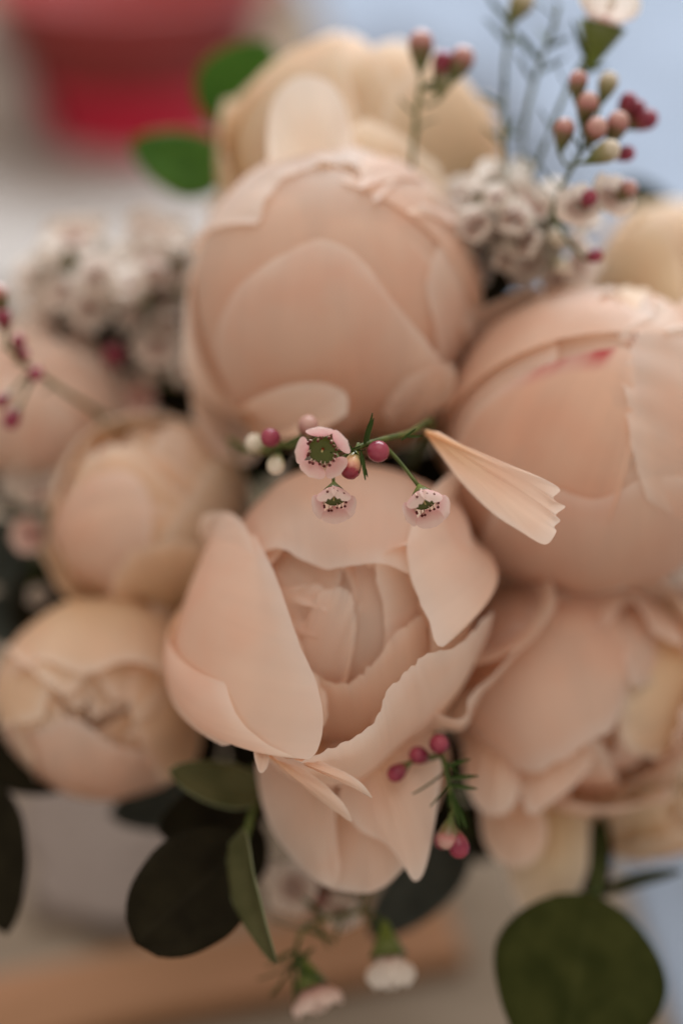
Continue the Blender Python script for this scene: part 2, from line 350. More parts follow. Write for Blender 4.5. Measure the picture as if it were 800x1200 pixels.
class Fl:
    pass
def peony(label, px, py, depth, rpx, axis, mat, layers, seed=0, group='peonies packed in the bouquet', squash=1.0):
    f = Fl(); f.c = at(px, py, depth); f.R = rpx / FPX * depth / 100.0; f.ax = cd(*axis); f.mat = mat; f.D = depth; f.out = 0
    f.e1 = f.ax.orthogonal().normalized(); f.e2 = f.ax.cross(f.e1)
    f.base = f.c - f.ax * f.R * 0.95
    f.root = empty('peony', f.base, label, 'flower', group)
    rnd = random.Random(seed); f.seed = seed * 11.3
    k0 = 0
    for (n, r, tip, w, ruf) in layers:
        ph = rnd.uniform(0, 6.28)
        for k in range(n):
            gen_petal(f, r * rnd.uniform(0.96, 1.03), R_(tip * rnd.uniform(0.65, 1.4)), ph + 6.283 * k / n + rnd.uniform(-.15, .15), R_(w * rnd.uniform(0.9, 1.1)), ruf, rnd.uniform(0, 99), squash)
    put_tube('stem', stem_path(f.base + f.ax * f.R * 0.12), [0.0030, 0.0026], STEM, f.root, 8, 14)
    for k in range(4):            # green sepals cupping the base
        A = k * 1.57 + seed
        o = (f.e1 * math.cos(A) + f.e2 * math.sin(A))
        rows = []
        for i in range(6):
            s = i / 5; th = math.pi - s * 1.0
            rows.append([f.c + ((f.e1 * math.cos(A + t * 0.42 * (1 - s * s)) + f.e2 * math.sin(A + t * 0.42 * (1 - s * s))) * math.sin(th) + f.ax * math.cos(th)) * f.R * (1.03 + 0.06 * s) for t in (-1, -.5, 0, .5, 1)])
        put_grid('sepal', rows, EUCG, f.root)
    return f
def gen_petal(f, r, tip, phi, w, ruf, sd, squash=1.0, ns=15, nt=21):
    P = []
    for i in range(ns):
        s = i / (ns - 1); row = []
        for j in range(nt):
            t = -1 + 2 * j / (nt - 1)
            rim = tip + (1.15 * abs(t) ** 2.6) + 0.10 * nz(t * 2.2, sd) + 0.05 * ruf * nz(t * 9, sd, 3)
            th = 3.05 + (rim - 3.05) * s
            ww = w * (0.75 + 0.25 * math.sin(min(1, s * 1.2) * math.pi / 2))
            ph = phi + t * ww
            rad = f.R * r * (1 + 0.05 * t + 0.045 * nz(t * 1.6, s * 2.0, sd) + ruf * 0.05 * s ** 4 * nz(t * 5.5, sd, 7) + 0.012 * nz(t * 6, s * 1.5, sd + 5) + ruf * 0.06 * s ** 6)
            d = (f.e1 * math.cos(ph) + f.e2 * math.sin(ph)) * math.sin(th) + f.ax * math.cos(th) * squash
            row.append(f.c + d * rad)
        P.append(row)
    return put_grid('petal', P, f.mat, f.root)
def soften(pts, k):
    n = len(pts); out = []
    for i in range(n):
        w = min(k, i, n - 1 - i); q = pts[i - w:i + w + 1]
        out.append(sum(q, Vector()) / len(q))
    return out
def slerp(a, b, s):
    d = max(-1, min(1, a.dot(b))); o = math.acos(d)
    if o < 1e-4: return a.copy()
    return (a * math.sin((1 - s) * o) + b * math.sin(s * o)) / math.sin(o)
def rim_petal(f, rim, base, mat=None, bulge=0.0, ruf=0.3, wave=0.02, ns=22, nt=37, sd=None, s0=0.0, name='petal', claw_r=0.9, lip=0.0):
    """a cupped petal wrapping the flower: from the claw direction round to a lip through given points"""
    sd = sd if sd is not None else random.uniform(0, 99)
    pts = spline([at(*p) for p in rim], nt); bd = cd(*base); rb = f.R * claw_r
    if f.out:
        f.out += 0.004
        for i, q in enumerate(pts):
            if (q - f.c).length < f.out * f.R:          # keep the lip on the globe, over the petals below it
                u = (q - CAM).normalized(); h = (f.c - CAM).dot(u); m = (CAM + u * h - f.c).length
                if m < f.out * f.R: pts[i] = CAM + u * (h - math.sqrt((f.out * f.R) ** 2 - m * m))
    soft = soften(pts, nt // 7)
    P = []
    for i in range(ns):
        s = s0 + (1 - s0) * i / (ns - 1); row = []
        for j, q in enumerate(pts):
            t = -1 + 2 * j / (nt - 1)
            q = soft[j] + (q - soft[j]) * s ** 5
            v = q - f.c; rr = v.length; d = slerp(bd, v / rr, s * (1 + 0.018 * ruf * nz(t * 14, sd, 2)))
            rad = rb + (rr - rb) * (s * s * (3 - 2 * s) * 0.6 + s * 0.4)
            rad += f.R * (lip * s ** 14 + bulge * math.sin(math.pi * s) + wave * nz(t * 2.5, s * 2.2, sd) + 0.15 * wave * nz(t * 7, s * 2.5, sd + 4) + ruf * 0.045 * s ** 9 * nz(t * 5, sd, 8) + ruf * 0.018 * s ** 16 * nz(t * 15, sd, 12))
            row.append(f.c + d * rad)
        P.append(row)
    return put_grid(name, P, mat or f.mat, f.root)
def free_petal(f, rim, base, mat=None, bulge=0.006, ruf=0.3, ns=16, nt=41, toward=(0, 0, 1), sd=None, name='petal', claw=0.0):
    """a loose petal from a claw point out to a lip through given points, cupped toward a direction"""
    sd = sd if sd is not None else random.uniform(0, 99)
    pts = spline([at(*p) for p in rim], nt); b = at(*base); tw = cd(*toward); P = []; soft = soften(pts, nt // 5)
    for i in range(ns):
        s = i / (ns - 1); row = []
        for j, q in enumerate(pts):
            t = -1 + 2 * j / (nt - 1)
            q = soft[j] + (q - soft[j]) * s ** 9
            p = b + (q - b) * (0.04 + 0.96 * s)
            p = p + tw * (bulge * math.sin(math.pi * min(1, s * 0.85)) * (1 - 0.75 * t * t) + 0.0016 * nz(t * 3, s * 2, sd) + ruf * 0.0022 * s ** 6 * nz(t * 6, sd, 5) + 0.0002 * nz(t * 11, s * 2, sd + 3))
            row.append(p)
        P.append(row)
    return put_grid(name, P, mat or f.mat, f.root)

BALL = [(5, 0.70, -14, 60, 0.8), (6, 0.80, 4, 52, 0.8), (6, 0.89, 20, 52, 0.6), (6, 0.95, 34, 56, 0.4)]

LAYERED = BALL[:3] + [(5, 0.95, 38, 54, 0.7), (4, 1.0, 66, 46, 1.1), (3, 1.03, 88, 44, 1.2)]
# centre peony, opening toward the lens
p1 = peony('open blush peony with a frilled lip, under the sharp little wax flowers', 400, 708, 47.5, 178, (0.08, -0.22, 1), BLUSHD,
           [(5, 0.58, -10, 60, 1.0), (6, 0.70, 14, 50, 1.0), (6, 0.78, 38, 50, 0.7)], 1)
# guard petals at the right, behind
rim_petal(p1, [(585, 645, 48.5), (625, 655, 47.6), (650, 690, 47), (640, 728, 46.5), (606, 760, 46), (560, 778, 46), (520, 790, 46)], (0.2, 0.1, -1), BLUSHD, 0.02, 0.5)
rim_petal(p1, [(632, 738, 46.4), (598, 768, 45.8), (570, 797, 45.2), (550, 815, 44.6), (545, 838, 44.2), (526, 842, 44), (500, 832, 44.2), (470, 838, 44.6)], (0.25, -0.5, -1), BLUSH, 0.0, 0.4)
# inner cup petals
rim_petal(p1, [(300, 780, 46), (330, 720, 44.6), (350, 693, 44), (372, 684, 43.8), (386, 700, 43.8), (388, 730, 44), (372, 790, 44.4), (352, 850, 45)], (-0.5, -0.2, -0.8), BLUSHD, -0.02, 0.4)
rim_petal(p1, [(436, 850, 44.8), (448, 770, 44), (450, 720, 43.7), (440, 662, 43.4), (470, 640, 43.3), (520, 650, 44)], (0.7, 0.3, -0.7), BLUSH, -0.03, 0.4)
rim_petal(p1, [(470, 840, 45.5), (500, 780, 44.4), (505, 740, 43.8), (492, 705, 43.5), (480, 670, 43.4), (500, 640, 43.6)], (0.8, 0.0, -0.7), BLUSH, -0.03, 0.3)
rim_petal(p1, [(320, 790, 45.4), (342, 715, 44.8), (388, 668, 44.4), (440, 655, 44.3), (492, 690, 44.5), (510, 770, 45)], (0.0, -0.9, -0.5), BLUSHD, 0.0, 0.3, 0.015, claw_r=0.90)
rim_petal(p1, [(352, 745, 44.4), (372, 700, 43.9), (396, 688, 43.7), (412, 700, 43.7), (416, 740, 43.8), (405, 800, 44)], (-0.3, -0.8, -0.5), BLUSH, 0.0, 0.9, 0.02, claw_r=0.88, lip=0.02)
# dome: the big upper petal and its right neighbour
rim_petal(p1, [(262, 700, 46.6), (290, 660, 44.9), (325, 642, 44.0), (352, 655, 43.6), (385, 667, 43.4), (420, 661, 43.2), (455, 662, 43.2), (490, 676, 43.4), (520, 672, 43.8), (552, 660, 44.8)], (0.0, 0.75, -0.75), BLUSH, 0.035, 0.35, 0.012)
rim_petal(p1, [(535, 548, 46.8), (500, 580, 44.6), (478, 630, 43.4), (482, 678, 42.9), (498, 718, 42.6), (515, 758, 42.2), (540, 735, 43.0), (560, 705, 44.0), (575, 668, 45.4)], (0.85, 0.5, -0.6), BLUSH, 0.02, 0.3, 0.012)
# lower cup petal with the pale frilled lip
rim_petal(p1, [(572, 715, 45.6), (546, 742, 43.9), (518, 760, 42.6), (490, 768, 42.2), (474, 786, 42.2), (452, 802, 41.8), (444, 830, 41.8), (424, 852, 41.6), (394, 870, 41.7), (364, 884, 41.7), (330, 882, 42.2), (300, 862, 43)], (0.15, -0.8, -0.7), BLUSH, 0.0, 1.1, 0.012, nt=71, lip=0.035, claw_r=0.80)
rim_petal(p1, [(330, 830, 44.6), (360, 790, 44.0), (400, 800, 43.5), (432, 780, 43.4), (462, 740, 43.6), (490, 720, 44.2)], (0.1, -0.85, -0.6), BLUSH, 0.02, 1.2, 0.02, lip=0.02)
rim_petal(p1, [(318, 700, 44.8), (345, 735, 43.9), (362, 780, 43.5), (382, 815, 43.4), (380, 850, 43.4), (350, 862, 43.6)], (-0.8, 0.0, -0.6), BLUSH, 0.02, 0.9, 0.02)
# the two long petals at the left
rim_petal(p1, [(240, 604, 47), (268, 600, 46), (290, 622, 44.6), (303, 680, 43.6), (304, 760, 42.9), (296, 830, 42.6), (280, 864, 42.6), (258, 872, 43), (236, 842, 43.6)], (-0.9, 0.15, -0.6), BLUSH, 0.04, 0.4, 0.015)
rim_petal(p1, [(300, 628, 44.6), (320, 668, 43.4), (336, 712, 42.7), (352, 758, 42.2), (372, 802, 41.8), (379, 848, 41.5), (371, 880, 41.4), (358, 889, 41.4), (330, 880, 41.6), (300, 862, 41.9), (276, 836, 42.3), (262, 800, 42.8)], (-0.85, 0.2, -0.6), BLUSH, 0.055, 0.25, 0.015, nt=45)
free_petal(p1, [(297, 872, 42.3), (299, 892, 42.0), (305, 906, 41.9), (314, 897, 42.0), (316, 880, 42.2)], (306, 862, 42.4), BLUSH, 0.001, 0.2, 8, 17)
# the loose serrated petal lying to the right
free_petal(p1, [(515, 506, 42.9), (560, 531, 42.4), (605, 548, 42.0), (640, 563, 41.8), (655, 574, 41.7), (647, 583, 41.8), (652, 589, 41.7), (661, 594, 41.6), (650, 603, 41.8), (655, 610, 41.7), (648, 617, 41.8), (650, 624, 41.8), (637, 638, 42.0), (608, 622, 42.5), (575, 600, 43.0), (540, 565, 43.4), (512, 528, 43.6)], (494, 503, 43.6), BLUSH, 0.004, 0.15, 16, 97)

# top peony: a tight globe
p2 = peony('large tight blush peony globe standing directly above the little wax flowers', 390, 348, 50.5, 170, (0.0, 0.75, 0.65), BLUSH, BALL, 2)
p2.out = 0.99
free_petal(p2, [(322, 235, 48.8), (314, 180, 48.8), (318, 130, 49), (336, 103, 49.2), (362, 94, 49.3), (388, 103, 49.2), (406, 132, 49), (414, 180, 48.8), (412, 235, 48.8)], (366, 262, 48.6), IVORY, 0.012, 0.15)
rim_petal(p2, [(214, 430, 50.4), (218, 345, 49.8), (246, 272, 49), (290, 230, 48.6), (330, 206, 48.4), (380, 198, 48.4), (420, 206, 48.5), (470, 230, 48.6), (512, 270, 48.8), (540, 330, 49.4), (546, 410, 50)], (0.0, -1, -0.35), BLUSH, 0.03, 0.4, 0.012, nt=45)
rim_petal(p2, [(400, 215, 49.5), (430, 185, 49.6), (470, 195, 49.4), (500, 222, 49), (528, 245, 48.8), (545, 280, 48.6), (552, 330, 48.8), (545, 400, 49)], (0.5, -0.7, -0.6), BLUSH, 0.06, 0.8, 0.02)
rim_petal(p2, [(250, 400, 48.2), (272, 345, 47.4), (320, 305, 46.8), (375, 280, 46.5), (420, 300, 46.3), (455, 345, 46.2), (500, 400, 46.4), (520, 430, 47)], (0.0, -0.95, -0.5), BLUSH, 0.045, 0.3, 0.015)
rim_petal(p2, [(505, 470, 48.2), (512, 400, 47.4), (500, 330, 47.2), (520, 280, 47.8), (548, 292, 48.2), (564, 330, 48.6), (566, 360, 49.2), (540, 380, 49.4)], (0.75, -0.65, -0.5), BLUSH, 0.03, 0.4)
rim_petal(p2, [(448, 480, 47.6), (480, 440, 46.8), (525, 425, 47), (530, 450, 47.4), (505, 475, 47.8)], (0.4, -0.9, -0.5), BLUSH, 0.02, 0.3)
rim_petal(p2, [(295, 468, 47), (335, 452, 46), (375, 448, 45.6), (402, 458, 45.5), (408, 476, 45.5), (398, 491, 45.7), (350, 497, 46)], (-0.7, -0.7, -0.3), BLUSH, 0.02, 0.3, 0.01)

rim_petal(p2, [(300, 262, 51.4), (318, 222, 51), (345, 203, 50.6), (385, 192, 50.4), (420, 200, 50.4), (440, 240, 50.2)], (-0.1, -0.2, -1), LITRIM, 0.02, 0.9, 0.02)
rim_petal(p2, [(418, 225, 50), (432, 190, 49.8), (452, 186, 49.6), (472, 200, 49.4), (492, 210, 49.2), (508, 232, 49), (520, 262, 49)], (0.3, -0.2, -1), LITRIM, 0.02, 1.5, 0.02)
rim_petal(p2, [(480, 250, 49.4), (505, 226, 49), (528, 246, 48.8), (542, 275, 48.8), (552, 310, 49)], (0.6, -0.2, -0.9), LITRIM, 0.02, 1.4, 0.02)
rim_petal(p2, [(270, 470, 50.5), (310, 512, 50), (360, 532, 49.6), (420, 534, 49.6), (470, 522, 49.8), (515, 490, 50.2)], (0.0, -0.3, -1), APRICOT, 0.0, 0.3, 0.02)  # apricot colour paints the warm shadow under the globe
rim_petal(p2, [(222, 440, 51.6), (228, 490, 51), (252, 530, 50.6), (290, 545, 50.4), (310, 520, 50.2)], (-0.4, -0.3, -1), BLUSH, 0.0, 0.4, 0.02)
rim_petal(p2, [(470, 530, 50.6), (500, 505, 50), (530, 470, 49.8), (548, 430, 50)], (0.5, -0.3, -1), BLUSHD, 0.0, 0.4, 0.02)
# right peony
p3 = peony('big blush peony globe with a fine red line along one petal lip', 692, 520, 49.5, 180, (0.45, 0.6, 0.65), BLUSH, BALL, 3)
p3.out = 0.99
rim_petal(p3, [(520, 440, 49), (545, 380, 48.8), (590, 348, 48.8), (640, 338, 48.9), (690, 340, 48.8), (730, 352, 48.4), (765, 378, 48), (790, 400, 48)], (-0.6, -0.5, -0.6), BLUSH, 0.05, 0.5, 0.012)
rim_petal(p3, [(690, 372, 49.2), (705, 350, 49), (735, 338, 49), (760, 345, 48.8), (765, 365, 48.4), (790, 372, 48.4), (830, 365, 48.6)], (0.3, 0.2, -0.9), IVORY, 0.05, 1.6)  # ivory colour paints the window-lit white of this frill
rim_petal(p3, [(635, 360, 49), (650, 338, 48.8), (680, 336, 48.6), (712, 345, 48.4), (730, 362, 48.2)], (-0.2, -0.2, -1), LITRIM, 0.02, 0.9, 0.02)
rim_petal(p3, [(725, 400, 47.6), (735, 378, 47.4), (755, 350, 47.6), (772, 362, 47.4), (768, 385, 47.0), (785, 392, 46.8), (820, 385, 46.8)], (0.5, -0.1, -0.9), LITRIM, 0.03, 1.0, 0.02)
rim_petal(p3, [(535, 520, 48.4), (560, 478, 47.5), (592, 452, 46.9), (640, 427, 46.4), (690, 413, 46.1), (732, 408, 46), (742, 430, 45.9), (745, 470, 45.8), (742, 520, 45.7)], (-0.25, -0.9, -0.45), EDGED, 0.035, 0.15, 0.012)
rim_petal(p3, [(810, 345, 47.6), (770, 374, 46.8), (744, 398, 46.2), (731, 430, 45.8), (732, 470, 45.5), (738, 520, 45.5), (756, 585, 45.8)], (0.8, -0.4, -0.5), BLUSH, 0.02, 0.8, 0.025)
rim_petal(p3, [(560, 640, 49), (590, 585, 47.4), (640, 570, 46.4), (700, 585, 45.7), (760, 560, 45.6), (830, 560, 46)], (0.05, -0.98, -0.3), BLUSHD, 0.045, 0.2, 0.02)

# ivory peony at the back
p4 = peony('cream peony at the back beside the bright green leaves', 422, 205, 55.5, 165, (0.1, 0.97, 0.05), CREAM, LAYERED, 4)
p4.out = 0.99
rim_petal(p4, [(262, 250, 55.0), (258, 190, 54.4), (285, 120, 53.8), (330, 75, 54.0), (380, 52, 54.6), (420, 45, 55.0)], (-0.6, -0.6, -0.6), CREAM, 0.04, 0.5)
rim_petal(p4, [(440, 220, 52.0), (448, 130, 52.4), (480, 80, 53.4), (520, 85, 53.8), (560, 120, 54.0), (585, 180, 54.6), (570, 230, 55.0)], (0.5, -0.8, -0.4), CREAM, 0.03, 0.5)
p5 = peony('cream yellow peony tucked behind the red lined globe', 805, 345, 58, 118, (0.2, 0.95, 0.1), CREAM, LAYERED, 5)
p6 = peony('round apricot peony bud touching the wax flower cluster', 176, 602, 53, 118, (-0.25, 0.9, 0.3), APRICOT, LAYERED, 6)
p6.out = 0.99
rim_petal(p6, [(75, 680, 52), (80, 625, 51), (112, 596, 50.4), (160, 588, 50.2), (215, 602, 50.4), (252, 640, 50.8), (240, 690, 51)], (0.0, -0.95, -0.4), APRICOT, 0.03, 0.2, 0.01)
rim_petal(p6, [(60, 600, 52.4), (85, 535, 51.6), (120, 498, 51.4), (175, 488, 51.6), (235, 505, 51.8), (282, 560, 52.4), (285, 620, 53)], (0.2, -0.6, -0.8), APRICOT, 0.02, 0.2, 0.01)
rim_petal(p6, [(62, 640, 52.6), (75, 590, 51.2), (105, 560, 50.2), (150, 552, 49.6), (175, 580, 49.5), (178, 630, 49.6), (165, 690, 50.4)], (-0.6, -0.6, -0.5), BLUSH, 0.04, 0.4, 0.02)
rim_petal(p6, [(160, 700, 51), (185, 640, 49.9), (215, 590, 50), (245, 545, 50.8), (262, 525, 51.6)], (0.8, -0.5, -0.4), CREAM, 0.04, 0.4, 0.02)
p7 = peony('half open apricot peony above the dark rounded leaves', 115, 818, 51.5, 125, (0.0, -0.25, 1), APRICOT,
           [(6, 0.66, -8, 50, 1.6), (7, 0.76, 12, 45, 1.4), (7, 0.85, 30, 48, 1.0)], 7)
rim_petal(p7, [(-10, 850, 51), (10, 800, 49.6), (50, 775, 48.6), (100, 790, 48), (150, 775, 48.2), (190, 790, 48.8), (230, 830, 50)], (0.0, 0.9, -0.5), APRICOT, 0.05, 0.4, 0.02)
rim_petal(p7, [(180, 700, 51), (165, 760, 49.4), (150, 810, 48.6), (165, 870, 48.6), (190, 920, 49.4)], (0.95, 0.0, -0.5), APRICOT, 0.05, 0.4, 0.02)
rim_petal(p7, [(0, 830, 50.4), (40, 855, 48.8), (85, 840, 48.2), (130, 870, 48.2), (170, 880, 48.8), (215, 880, 50)], (0.0, -0.95, -0.4), BLUSHD, 0.05, 0.8, 0.02)
rim_petal(p7, [(30, 740, 50.6), (20, 790, 49.6), (35, 840, 49.4), (60, 890, 49.8)], (-0.95, 0.1, -0.4), APRICOT, 0.03, 0.5, 0.02)

# bottom peony with drooping petals
p8 = peony('loose blush peony with drooping pointed petals beside the needle leaved sprig', 415, 905, 48.5, 92, (0.05, -0.3, 1), BLUSH,
           [(6, 0.7, -5, 50, 1.0), (6, 0.9, 25, 52, 1.2), (6, 1.0, 50, 52, 1.6), (6, 1.1, 78, 46, 2.0)], 8)
free_petal(p8, [(300, 895, 47), (306, 935, 46.4), (322, 975, 46), (350, 1010, 45.8), (384, 1036, 45.6), (398, 1020, 45.4), (394, 975, 45.2), (392, 935, 45.2)], (375, 850, 46.6), BLUSH, 0.008, 0.5)
free_petal(p8, [(372, 985, 46.4), (380, 1030, 46), (400, 1040, 45.8), (430, 1041, 45.7), (458, 1028, 45.6), (482, 1000, 45.6), (500, 960, 45.8)], (430, 860, 47), BLUSH, 0.012, 0.6)
free_petal(p8, [(395, 935, 45.4), (420, 970, 44.8), (450, 985, 44.5), (470, 1008, 44.3), (484, 1029, 44.2), (496, 1018, 44.3), (506, 975, 44.5), (514, 920, 45), (518, 865, 45.6), (508, 832, 46.2)], (425, 835, 45.8), BLUSH, 0.009, 0.4)
free_petal(p8, [(330, 900, 43.5), (360, 925, 42.9), (392, 950, 42.5), (412, 962, 42.3), (402, 940, 42.2), (375, 915, 42.2), (340, 890, 42.4)], (298, 872, 42.5), BLUSH, 0.002, 0.3, 12, 31)
free_petal(p8, [(345, 890, 42.5), (385, 908, 42.1), (420, 925, 41.9), (436, 934, 41.8), (420, 914, 41.8), (390, 898, 41.9), (350, 880, 42.1)], (300, 868, 42.1), BLUSH, 0.002, 0.3, 12, 31)
# lower right peonies
p9 = peony('broad blush peony with layered drooping petals under the red lined globe', 672, 800, 51.5, 150, (0.2, -0.1, 1), BLUSHD,
           [(6, 0.66, -8, 50, 1.4), (7, 0.78, 14, 50, 1.2), (6, 0.88, 36, 52, 1.4), (5, 0.97, 62, 48, 1.6)], 9)
rim_petal(p9, [(535, 820, 50.6), (548, 855, 49), (580, 880, 48), (620, 905, 47.4), (655, 892, 47), (690, 870, 47), (720, 850, 47.4), (735, 810, 48)], (-0.2, 0.85, -0.5), BLUSHD, 0.06, 0.4, 0.02)
rim_petal(p9, [(800, 690, 52), (770, 740, 49.6), (740, 790, 48.4), (725, 840, 48), (735, 880, 48.4), (770, 890, 49.4)], (0.8, 0.6, -0.4), CREAM, 0.05, 0.7, 0.02)
free_petal(p9, [(540, 865, 49.6), (545, 915, 48.6), (560, 946, 48.2), (588, 952, 48), (606, 930, 48), (604, 895, 48.4)], (575, 830, 49.4), BLUSH, 0.008, 0.3)
free_petal(p9, [(604, 905, 48.6), (612, 940, 48), (622, 952, 47.8), (650, 935, 47.8), (685, 905, 48), (700, 870, 48.4)], (640, 840, 49), BLUSH, 0.006, 0.3)
free_petal(p9, [(560, 930, 50.4), (566, 985, 49.8), (590, 1012, 49.4), (622, 1008, 49.2), (640, 975, 49.2), (632, 940, 49.6)], (598, 890, 50.6), BLUSHD, 0.006, 0.3)
free_petal(p9, [(585, 985, 51), (596, 1040, 50.4), (614, 1075, 50), (630, 1088, 49.9), (660, 1062, 50), (686, 1020, 50.3), (690, 960, 50.8)], (645, 900, 51.6), CREAM, 0.008, 0.3)
p10 = peony('ruffled cream peony low at the right above a slim green leaf', 752, 905, 54, 98, (0.0, 0.35, 1), CREAM,
            [(7, 0.7, -6, 40, 2.2), (8, 0.8, 16, 42, 2.2), (8, 0.9, 36, 45, 1.8), (7, 1.0, 60, 50, 1.2)], 10)
p11 = peony('blurred pale pink peony behind the left red budded sprig', 55, 470, 57, 105, (-0.2, 0.9, 0.2), BLUSH, LAYERED, 11)

# ------------------------------------------------------------------ leaves
def leaf(parent, base, tip, hw, mat, roll=0.0, fold=0.15, curl=0.0, a=0.85, b=0.6, ns=18, nt=11, name='leaf', thick=0.0004, wob=1.0):
    B, T = at(*base), at(*tip); ax = T - B; L = ax.length; h = hw / FPX * (base[2] + tip[2]) / 200.0
    perp = ax.normalized().cross(FW).normalized(); nrm = perp.cross(ax.normalized()).normalized()
    if nrm.dot(FW) > 0: nrm = -nrm
    sd = random.uniform(0, 99); wd = perp * math.cos(roll) + nrm * math.sin(roll); nn = nrm * math.cos(roll) - perp * math.sin(roll)
    P = []
    for i in range(ns):
        s = i / (ns - 1); c = B + ax * s + nn * (curl * L * math.sin(math.pi * s))
        w = h * max(0.012, math.sin(math.pi * s ** a)) ** b * (1 + 0.06 * wob * nz(s * 4, sd))
        if s == 1: w = h * 0.01
        P.append([c + wd * (w * t) + nn * (fold * abs(t) * w + wob * 0.06 * h * nz(s * 3, t * 2, sd)) for t in [-1 + 2 * j / (nt - 1) for j in range(nt)]])
    o = put_grid(name, P, mat, parent)
    sm = o.modifiers.new('thickness', 'SOLIDIFY'); sm.thickness = thick; sm.offset = 0
    return o
def branch(name, label, cat, path, leaves, rad=(0.0022, 0.001), group=None, stemmat=None):
    pts = [at(*p) for p in path]
    root = empty(name, pts[0], label, cat, group)
    sp = stem_path(pts[0])[::-1]
    put_tube('stem', sp + pts[1:], list(rad), stemmat or STEM, root, 8, 24)
    for L in leaves:
        kw = L[4] if len(L) > 4 else {}
        leaf(root, *L[:4], **kw)
        # short leaf stalk reaching the branch
        q = at(*L[0]); k = min(pts, key=lambda p: (p - q).length)
        if (k - q).length > 0.002: put_tube('leaf_stalk', [k, (k + q) / 2 + FW * 0.001, q], [0.0009, 0.0007], stemmat or STEM, root, 6, 6)
    return root
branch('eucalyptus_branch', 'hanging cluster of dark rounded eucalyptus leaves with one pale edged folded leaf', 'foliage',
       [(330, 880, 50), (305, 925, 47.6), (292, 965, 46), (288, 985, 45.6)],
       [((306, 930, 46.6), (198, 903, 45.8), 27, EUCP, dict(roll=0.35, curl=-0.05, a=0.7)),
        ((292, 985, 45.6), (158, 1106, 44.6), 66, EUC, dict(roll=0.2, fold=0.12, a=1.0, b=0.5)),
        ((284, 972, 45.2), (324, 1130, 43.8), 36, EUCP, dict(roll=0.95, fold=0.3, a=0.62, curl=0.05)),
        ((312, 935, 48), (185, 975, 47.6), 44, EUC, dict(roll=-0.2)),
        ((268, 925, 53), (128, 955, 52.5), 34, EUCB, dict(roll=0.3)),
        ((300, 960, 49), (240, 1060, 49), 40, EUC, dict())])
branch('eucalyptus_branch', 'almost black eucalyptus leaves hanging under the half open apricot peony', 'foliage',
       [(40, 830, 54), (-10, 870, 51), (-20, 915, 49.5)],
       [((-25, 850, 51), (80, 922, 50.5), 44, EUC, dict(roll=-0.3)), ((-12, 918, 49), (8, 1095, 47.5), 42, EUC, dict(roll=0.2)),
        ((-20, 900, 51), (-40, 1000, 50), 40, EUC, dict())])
branch('eucalyptus_branch', 'broad mottled green leaf and slim leaf hanging below the ruffled cream peony', 'foliage',
       [(700, 900, 54), (702, 985, 51.5), (698, 1045, 49)],
       [((694, 1046, 48.4), (652, 1275, 46.4), 106, EUCG, dict(roll=-0.15, fold=0.08, a=0.80, b=0.72)),
        ((704, 955, 52), (692, 1080, 50.5), 17, EUC, dict(roll=0.3)), ((700, 1048, 50.5), (799, 1020, 49), 11, EUCG, dict(roll=0.4, curl=-0.06))])
branch('eucalyptus_branch', 'blue green leaf slanting behind the pointed drooping petals', 'foliage',
       [(520, 900, 55), (545, 980, 53)], [((548, 985, 52.6), (432, 1098, 51.5), 36, EUCB, dict(roll=0.3)), ((545, 970, 53.5), (600, 960, 53), 24, EUC, {})])
branch('rose_twig', 'two bright green leaves with reddish edges beside the back cream peony', 'foliage',
       [(330, 240, 62), (285, 190, 59), (256, 160, 57.6)],
       [((250, 146, 57.4), (314, 48, 57), 52, ROSEL, dict(roll=-0.25, fold=0.12, a=0.75, b=0.6)),
        ((262, 214, 57.2), (154, 166, 57.4), 44, ROSEL, dict(roll=0.3, fold=0.15, a=0.72, b=0.62))])
branch('rose_twig', 'dark green leaf lying over the cream yellow peony', 'foliage',
       [(770, 330, 63), (735, 235, 60.5)], [((728, 212, 59.5), (815, 290, 59), 22, EUCG, dict(roll=0.3))])
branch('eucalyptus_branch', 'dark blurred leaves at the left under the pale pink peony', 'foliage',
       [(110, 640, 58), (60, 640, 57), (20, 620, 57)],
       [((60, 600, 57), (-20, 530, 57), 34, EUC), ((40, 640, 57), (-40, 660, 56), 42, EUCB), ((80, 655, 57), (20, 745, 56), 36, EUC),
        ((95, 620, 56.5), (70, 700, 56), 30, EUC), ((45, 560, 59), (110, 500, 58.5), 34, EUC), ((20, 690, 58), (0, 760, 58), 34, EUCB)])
rf = random.Random(5)
